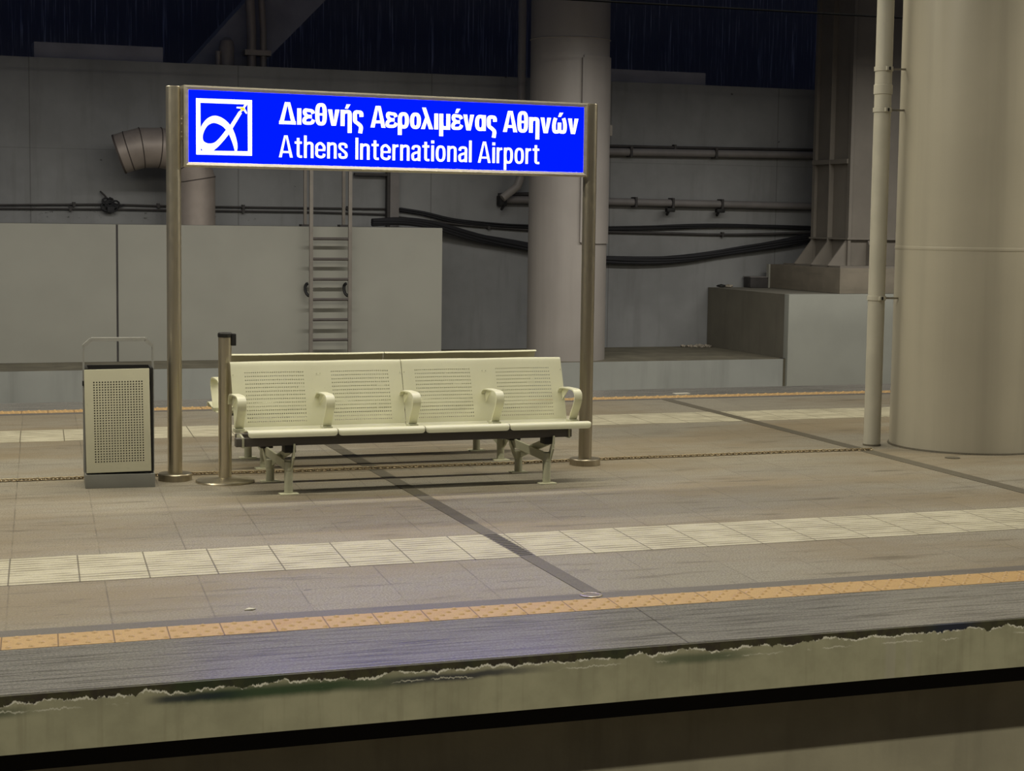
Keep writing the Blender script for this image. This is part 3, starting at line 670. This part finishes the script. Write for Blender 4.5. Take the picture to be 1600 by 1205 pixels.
def glyph(ch, s):
    h = s*.84; D = -.31
    acc = lambda x: [[(x, .80), (x+.13, .80), (x+.25, 1.0), (x+.07, 1.0)]]
    if ch in 'ΑA':
        w = .70 if ch == 'Α' else .66; k = s*.62
        return [[(0, 0), (s*1.03, 0), (w/2+s*.10, 1), (w/2-k, 1)], [(w, 0), (w-s*1.03, 0), (w/2-s*.10, 1), (w/2+k, 1)]] + rc(w*.2, w*.8, .20, .20+h*.82), w
    if ch == 'Δ':
        w = .76; k = s*.62
        return [[(0, 0), (s*1.03, 0), (w/2+s*.12, 1), (w/2-k, 1)], [(w, 0), (w-s*1.03, 0), (w/2-s*.12, 1), (w/2+k, 1)]] + rc(.01, w-.01, 0, h*.95), w
    if ch == 'ι': return rc(0, s, 0, XH), s
    if ch == 'i': return rc(0, s, 0, XH)+rc(-.01, s+.01, .84, .84+s*1.05), s
    if ch == 'I': return rc(0, s, 0, 1), s
    if ch == 'l': return rc(0, s, 0, 1.02), s
    if ch in 'εέ':
        w = .52
        u = c2([(w-.035, XH*.70), (w-s*.52, XH*.86), (w*.52, XH-h/2), (s*.66, XH*.90), (s*.60, XH*.68), (w*.46, XH*.535), (w*.80, XH*.53)])
        l = c2([(w*.80, XH*.50), (w*.44, XH*.49), (s*.50, XH*.35), (s*.54, XH*.14), (w*.52, h/2), (w-s*.50, XH*.15), (w-.02, XH*.33)])
        return ribbon(u, s*.92, h*.9)+ribbon(l, s*.92, h*.9)+(acc(.18) if ch == 'έ' else []), w
    if ch == 'θ': return bowl(0, .52, -.01, 1.01, s, h, 3.2)+rc(s*.7, .52-s*.7, .5-h*.32, .5+h*.32), .52
    if ch == 'ν':
        w = .52; return [[(0, XH), (s*1.02, XH), (w/2+s*.12, 0), (w/2-s*.55, 0)], [(w, XH), (w-s*1.02, XH), (w/2-s*.12, 0), (w/2+s*.55, 0)]], w
    if ch in 'ηή': return arch(0, .51, s, h, 0, D)+(acc(.20) if ch == 'ή' else []), .51
    if ch == 'ς':
        w = .47
        return ribbon(c2([(w-s*.42, XH*.60), (w-s*.52, XH*.84), (w*.52, XH-h/2), (s*.56, XH*.84), (s*.5, XH*.5), (s*.62, XH*.30), (w*.58, .10), (w-s*.55, -.03), (w-s*.72, D)]), s, h), w
    if ch == 'ρ': return bowl(0, .52, -.01, XH+.01, s, h)+rc(0, s, D, XH*.5), .52
    if ch == 'p': return bowl(0, .47, -.01, XH+.01, s, h)+rc(0, s, D, XH), .47
    if ch == 'ο': return bowl(0, .51, -.01, XH+.01, s, h), .51
    if ch == 'o': return bowl(0, .48, -.01, XH+.01, s, h), .48
    if ch == 'λ':
        w = .58; return [[(.05, 1), (s*.95+.05, 1), (w, 0), (w-s*1.04, 0)], [(0, 0), (s*1.02, 0), (w*.60, .62), (w*.42, .66)]], w
    if ch == 'μ': return rc(0, s, D, XH)+rc(.52-s, .52, 0, XH)+ribbon(c2([(s/2, .36), (s*.7, .14), (.27, h/2), (.52-s*.6, .14), (.52-s/2, .36)]), s, h), .52
    if ch == 'α': return bowl(0, .52, -.01, XH+.01, s, h)+rc(.52-s, .52, 0, XH), .52
    if ch == 'ώ':
        w = .74
        lf = c2([(s*.92, XH*1.0), (s*.60, XH*.72), (s*.5, XH*.42), (s*.66, .11), (w*.30, h/2), (w/2-s*.15, .12), (w/2, .30), (w/2, .52)])
        return ribbon(lf, s*.95, h)+ribbon([(w-x, y) for x, y in lf], s*.95, h)+acc(.30), w
    if ch == 't': return rc(.10, .10+s, .14, .90)+rc(0, .34, XH-h*.95, XH)+ribbon(c2([(.10+s/2, .20), (.10+s*.62, .085), (.26, h*.48), (.35, h*.52)]), s, h*.95), .35
    if ch == 'h': return arch(0, .455, s, h)+rc(0, s, 0, 1.02), .455
    if ch == 'n': return arch(0, .455, s, h), .455
    if ch == 'r': return rc(0, s, 0, XH)+ribbon(c2([(s*.5, XH*.66), (s*.75, XH*.84), (.19, XH-h*.62), (.285, XH-h*.5)]), s, h), .285
    if ch == 'e':
        w = .475; st = [p for p in c2([(w-s*.5, XH*.50), (w-s*.52, XH*.74), (w*.5, XH-h/2), (s*.54, XH*.78), (s*.5, XH*.5), (s*.54, XH*.2), (w*.5, h/2), (w-s*.62, XH*.13), (w-s*.42, XH*.28)])]
        return ribbon(st, s, h)+rc(s*.5, w-.004, XH*.45, XH*.45+h*.75), w
    if ch == 'a':
        w = .44
        return rc(w-s, w, 0, XH*.66)+ribbon(c2([(s*.55, XH*.72), (s*.75, XH*.87), (w*.52, XH-h/2), (w-s*.55, XH*.86), (w-s/2, XH*.60)]), s, h)+ribbon(c2([(w-s*.6, XH*.54), (w*.52, XH*.52), (s*.60, XH*.42), (s*.5, XH*.24), (s*.72, XH*.10), (w*.46, h*.48), (w-s*.62, XH*.18), (w-s*.5, XH*.34)]), s, h*.9), w
    if ch == 's':
        w = .43; return ribbon(c2([(w-s*.45, XH*.68), (w-s*.6, XH*.86), (w*.5, XH-h/2), (s*.60, XH*.88), (s*.56, XH*.68), (w*.48, XH*.52), (w-s*.52, XH*.34), (w-s*.56, XH*.13), (w*.48, h/2), (s*.60, XH*.13), (s*.42, XH*.33)]), s, h), w
    raise ValueError(ch)
def line_of(words, s, gap, cap, name):
    mb = MB(); b = mb.bm; yy = YF+.0035; lay = 0
    for txt, xa, xb, zb in words:
        gl = [glyph(c, s) for c in txt]; tot = sum(g[1] for g in gl)+gap*(len(gl)-1)
        tot -= sum(.05 for a, c in zip(txt, txt[1:]) if (a in 'ΑA' and c in 'ετθ') or (a == 'ο' and c == 'λ'))
        k = (xb-xa)/tot; x = 0
        for i, (polys, w) in enumerate(gl):
            for p in polys:
                vv = [b.verts.new((xa+(x+q[0])*k, yy, zb+q[1]*cap)) for q in p]; ww = [b.verts.new((xa+(x+q[0])*k, yy+.0022, zb+q[1]*cap)) for q in p]
                b.faces.new(vv); n = len(vv)
                for j in range(n): b.faces.new((vv[j], vv[(j+1) % n], ww[(j+1) % n], ww[j]))
            x += w+gap
            if i < len(txt)-1 and ((txt[i] in 'ΑA' and txt[i+1] in 'ετθ') or (txt[i] == 'ο' and txt[i+1] == 'λ')): x -= .05
    return obj(name, mb, 'white', face)
line_of([('Διεθνής', 2.519, 3.076, 2.287), ('Αερολιμένας', 3.126, 3.998, 2.2835), ('Αθηνών', 4.044, 4.588, 2.281)], .185, .055, .140, 'greek_lettering')
line_of([('Athens', 2.519, 2.971, 2.0755), ('International', 3.026, 3.824, 2.0735), ('Airport', 3.869, 4.307, 2.072)], .128, .095, .140, 'latin_lettering')
# emblem: square ring, loop stroke and little aircraft
EX, EZ, ES = 1.988, 2.432, .356
def em(px, py): return (EX+(px-128)/955*ES, EZ-(py-92-(px-128)*.036)/958*.352)
def flat(polys, name, mat, y):
    cu = bpy.data.curves.new('c', 'CURVE'); cu.dimensions = '2D'; cu.fill_mode = 'BOTH'
    for pts in polys:
        sp = cu.splines.new('POLY'); sp.points.add(len(pts)-1); sp.use_cyclic_u = True
        for p, q in zip(sp.points, pts): p.co = (q[0], q[1], 0, 1)
    o = bpy.data.objects.new('c', cu); COL.objects.link(o); bpy.context.view_layer.update()
    me = bpy.data.meshes.new_from_object(o.evaluated_get(dg())); bpy.data.objects.remove(o); bpy.data.curves.remove(cu)
    mb = MB(); b = mb.bm; vv = [b.verts.new((v.co.x, y, v.co.y)) for v in me.vertices]
    for p in me.polygons:
        try: b.faces.new([vv[i] for i in p.vertices])
        except ValueError: pass
    bpy.data.meshes.remove(me)
    bmesh.ops.remove_doubles(b, verts=b.verts[:], dist=1e-5)
    ex = bmesh.ops.extrude_face_region(b, geom=b.faces[:])
    for g in ex['geom']:
        if isinstance(g, bmesh.types.BMVert): g.co.y += .002
    return obj(name, mb, mat, face)
def smooth(pts, n=6): return [(p[0], p[1]) for p in catmull([(x, y, 0) for x, y in pts], n)]
flat([[em(*p) for p in ((128, 92), (1083, 92+.036*955-34+34), (1083, 1050+34), (128, 1050))], [em(*p) for p in ((200, 168), (1008, 200), (1014, 1006), (204, 985))]], 'emblem_square', 'white', YF+.0030)
outer = smooth([(185, 650), (205, 600), (240, 527), (300, 455), (370, 408), (450, 392), (530, 410), (605, 452), (665, 503), (707, 553)])
outer += [(855, 322), (870, 314), (908, 350), (748, 612)]
outer += smooth([(748, 612), (790, 715), (820, 825), (832, 920), (822, 1004)])
outer += smooth([(788, 1004), (768, 925), (735, 825), (687, 705)]) + smooth([(687, 705), (600, 812), (505, 915), (410, 996)])
outer += smooth([(256, 992), (225, 965), (200, 928), (185, 900)])
inner = smooth([(637, 632), (580, 575), (510, 535), (440, 514), (380, 524), (320, 562), (272, 632), (243, 712), (240, 785), (265, 835), (330, 864), (400, 862), (460, 835), (540, 755), (637, 632)])
flat([[em(*p) for p in outer], [em(*p) for p in inner[:-1]]], 'emblem_loop', 'white', YF+.0026)
flat([[em(*p) for p in ((893, 332), (872, 312), (915, 275), (815, 262), (822, 240), (930, 242), (955, 200), (1004, 196), (956, 262), (1000, 345), (985, 364), (935, 300))]], 'emblem_aircraft', 'white', YF+.0024)
flat([[em(*p) for p in ((882, 326), (902, 290), (856, 256), (928, 244), (954, 262), (962, 312), (936, 298), (912, 312))]], 'emblem_accent', 'yellow', YF+.0018)

# ------------------------------------------------------------------ belt stanchion
t = thing('barrier_post', 'short steel belt barrier post on a round base beside the sign', 'barrier post', (2.148, 11.23, 0))
obj('post', MB().lathe(2.148, 11.23, [(.042, .018), (.042, .93)], 32), 'steel', t)
obj('base', MB().lathe(2.148, 11.23, [(.186, 0), (.188, .006), (.184, .014), (.10, .024), (.05, .030), (.042, .032)], 48), 'steel', t)
obj('cap', MB().lathe(2.148, 11.23, [(.044, .928), (.0455, .934), (.0455, .952), (.040, .958)], 32), 'black', t)
obj('belt_outlet', MB().box(2.185, 2.215, 11.20, 11.26, .875, .95, .004), 'black', t)

# ------------------------------------------------------------------ litter bin
b_ = thing('litter_bin', 'cream perforated litter bin with hoop handle left of the sign', 'bin', (1.468, 11.31, 0))
def L_(x, y, z): return (1.468+x, 11.31+y, z)
def lbox(x0, x1, y0, y1, z0, z1, bev=0): return MB().box(1.468+x0, 1.468+x1, 11.31+y0, 11.31+y1, z0, z1, bev)
sh = MB()
for a in ((-.205, -.19, -.14, .14), (.19, .205, -.14, .14), (-.19, .19, .125, .14)): sh.box(1.468+a[0], 1.468+a[1], 11.31+a[2], 11.31+a[3], .085, .745)
sh.box(1.468-.19, 1.468+.19, 11.31-.1, 11.31+.125, .085, .1)
obj('shell', sh, 'bin_dark', b_)
obj('inner_bucket', lbox(-.18, .18, -.115, .12, .10, .70), 'bin_dark', b_)
fp_ = obj('front_panel', lbox(-.203, .192, -.160, -.146, .098, .742, .004), 'perf_bin', b_)
obj('base', lbox(-.213, .213, -.170, .155, 0, .085, .004), 'bin_base', b_)
obj('hoop_handle', MB().bar(L_(-.213, -.02, .085), L_(-.213, -.02, .878), .05, .012, (1, 0, 0)).bar(L_(-.213, -.02, .876), L_(-.165, -.02, .918), .05, .022).bar(L_(-.166, -.02, .918), L_(.166, -.02, .918), .05, .022).bar(L_(.165, -.02, .918), L_(.211, -.02, .876), .05, .022).bar(L_(.211, -.02, .878), L_(.211, -.02, .085), .05, .010, (1, 0, 0)), 'hoop', b_)
obj('hinge_knob', lbox(-.222, -.213, -.05, -.02, .63, .66), 'bin_dark', b_)
fp_.rotation_euler.y = -.015
b_.rotation_euler.z = math.radians(-5); b_.location.x += .022

# ------------------------------------------------------------------ benches
bx0, by0 = 3.275, 10.86
bench = thing('platform_bench', 'cream four-seat perforated metal bench facing the near platform edge', 'bench', (bx0, by0, 0), 'back to back platform benches')
P4 = .56
def xsub(a, b, n): return [a+(b-a)*i/n for i in range(n+1)]
seat_prof_top = [(10.985, .384), (10.972, .370), (10.93, .366), (10.85, .368), (10.75, .379), (10.66, .394), (10.60, .403), (10.572, .403), (10.556, .398), (10.547, .388), (10.545, .376), (10.545, .362)]
th_ = .006
seat_prof = seat_prof_top + [(10.551, .362), (10.552, .374), (10.556, .386), (10.575, .396), (10.60, .397), (10.66, .388), (10.75, .373), (10.85, .362), (10.93, .360), (10.976, .364), (10.991, .382)]
for k in range(4):
    a = bx0-1.12+P4*k+.0025; b = a+P4-.005
    def rnd(x, y, z, a=a, b=b):
        d = min(x-a, b-x); r = .022
        if y < 10.58 and d < r: z += (r-math.sqrt(max(0, r*r-(r-d)**2)))*max(0, min(1, (.403-z)/.04))
        return (x, y, z)
    xs_ = [a, a+.002, a+.006, a+.012, a+.022]+xsub(a+.06, b-.06, 8)+[b-.022, b-.012, b-.006, b-.002, b]
    s = obj('seat', MB().strip(seat_prof, xs_, rnd), 'cream', bench, sharp=50)
# two backrests, each spanning two seats, leaning back and bowed behind every seat
bp = [(10.978, .372), (10.981, .40), (10.996, .45), (11.030, .56), (11.066, .66), (11.098, .745), (11.106, .765), (11.113, .775), (11.122, .778), (11.134, .774)]
prof = bp + [(y+.004, z-.006 if i < 2 else z-.004) for i, (y, z) in enumerate(reversed(bp))]
for k in range(2):
    a = bx0-1.12+2*P4*k+.0025; b = a+2*P4-.005
    def bow(x, y, z):
        f = (x-bx0+1.12)/P4; return (x, y+.028*abs(math.sin(PI*f))**1.3*max(0, (z-.37)/.4), z)
    br = obj('backrest', MB().strip(prof, xsub(a, b, 28), bow), 'perf_bench', bench, sharp=50)
    for xx in (a+.012, b-.012, a+P4-.012, a+P4+.012):
        for zz in (.70, .56): obj('screw', MB().sphere((xx, 10.978+(zz-.372)*.295-.001, zz), .004, (1, .5, 1), 1), 'cream_leg', br)
# armrests: bent flat band
def band(x, prof, w=.05, t=.008):
    mb = MB(); b = mb.bm; rows = []
    for i, (y, z) in enumerate(prof):
        p0 = Vector(prof[max(0, i-1)]); p1 = Vector(prof[min(len(prof)-1, i+1)]); d = (p1-p0).normalized(); nrm = Vector((-d.y, d.x))
        rows.append([b.verts.new((x+sx*w/2, y+nrm.x*sn*t/2, z+nrm.y*sn*t/2)) for sx, sn in ((-1, 1), (1, 1), (1, -1), (-1, -1))])
    for p, q in zip(rows, rows[1:]):
        for i in range(4): b.faces.new((p[i], p[(i+1) % 4], q[(i+1) % 4], q[i]))
    b.faces.new(rows[0][::-1]); b.faces.new(rows[-1]); return mb
arm_prof = [(y, z) for y, z, _ in catmull([(11.040, .520, 0), (11.030, .556, 0), (11.005, .580, 0), (10.955, .588, 0), (10.87, .590, 0), (10.79, .590, 0), (10.752, .580, 0), (10.732, .555, 0), (10.736, .520, 0), (10.768, .470, 0), (10.803, .425, 0), (10.826, .380, 0)], 3)]
for i, x in enumerate((-1.118, -.562, -.002, .558, 1.10)):
    a_ = obj('armrest', band(bx0+x, arm_prof, .054), 'cream', bench, sharp=50)
    obj('gusset', MB().prism([(bx0+x-.003, 11.028, .548), (bx0+x-.003, 11.000, .576), (bx0+x-.003, 10.90, .585), (bx0+x-.003, 10.955, .545), (bx0+x-.003, 11.01, .50)], (.006, 0, 0)), 'cream', a_)
    obj('foot', MB().box(bx0+x-.03, bx0+x+.03, 10.79, 10.87, .366, .390, .004), 'cream_leg', a_)
obj('beam', MB().box(bx0-1.185, bx0+.995, 10.575, 10.635, .306, .357, .004), 'beam', bench)
obj('beam', MB().box(bx0-1.055, bx0+.995, 11.215, 11.275, .255, .305, .004), 'beam', bench)
for x in (bx0-1.150, bx0+.97):
    obj('end_bracket', MB().prism([(x, 10.566, .300), (x, 10.66, .300), (x, 10.74, .345), (x, 10.74, .366), (x, 10.66, .376), (x, 10.566, .362)], (.012, 0, 0)), 'cream_leg', bench)
for x in (bx0-.853, bx0+.843):
    for (y, zt, front) in ((10.622, .205, 1), (11.150, .150, 0)):
        lg = obj('leg', MB().lathe(x, y, [(.0265, .008), (.0265, zt-.058), (.028, zt-.056), (.028, zt-.003), (.024, zt)], 24), 'cream_leg', bench)
        obj('foot_plate', MB().box(x-.058, x+.058, y-.04, y+.04, 0, .008, .003), 'cream', lg)
        if front:
            obj('long_arm', MB().bar((x-.012, y, .176), (x-.012, 11.27, .196), .014, .055), 'cream_leg', lg)
            obj('short_arm', MB().bar((x+.014, y-.012, .165), (x+.020, 10.575, .245), .010, .050, (0, 1, 0)).bar((x+.020, 10.576, .235), (x+.022, 10.572, .318), .010, .040, (0, 1, 0)), 'cream_leg', lg)
        else:
            obj('long_arm', MB().bar((x+.012, y, .128), (x+.012, 10.62, .278), .014, .050), 'cream_leg', lg)
            obj('short_arm', MB().bar((x-.018, y+.01, .112), (x-.020, 11.262, .192), .010, .045, (0, 1, 0)).bar((x-.020, 11.258, .185), (x-.020, 11.27, .262), .010, .040, (0, 1, 0)), 'cream_leg', lg)
    obj('rubber_mount', MB().box(x-.035, x+.035, 10.57, 10.66, .262, .307, .006), 'black', bench); obj('rubber_mount', MB().box(x-.05, x+.03, 11.19, 11.285, .212, .256, .006), 'black', bench)
rear = copy_thing(bench)
rear.location = (3.355, 12.05, 0); rear.rotation_euler.z = PI
rear['label'] = 'matching cream bench behind the front one, turned to the far tracks'
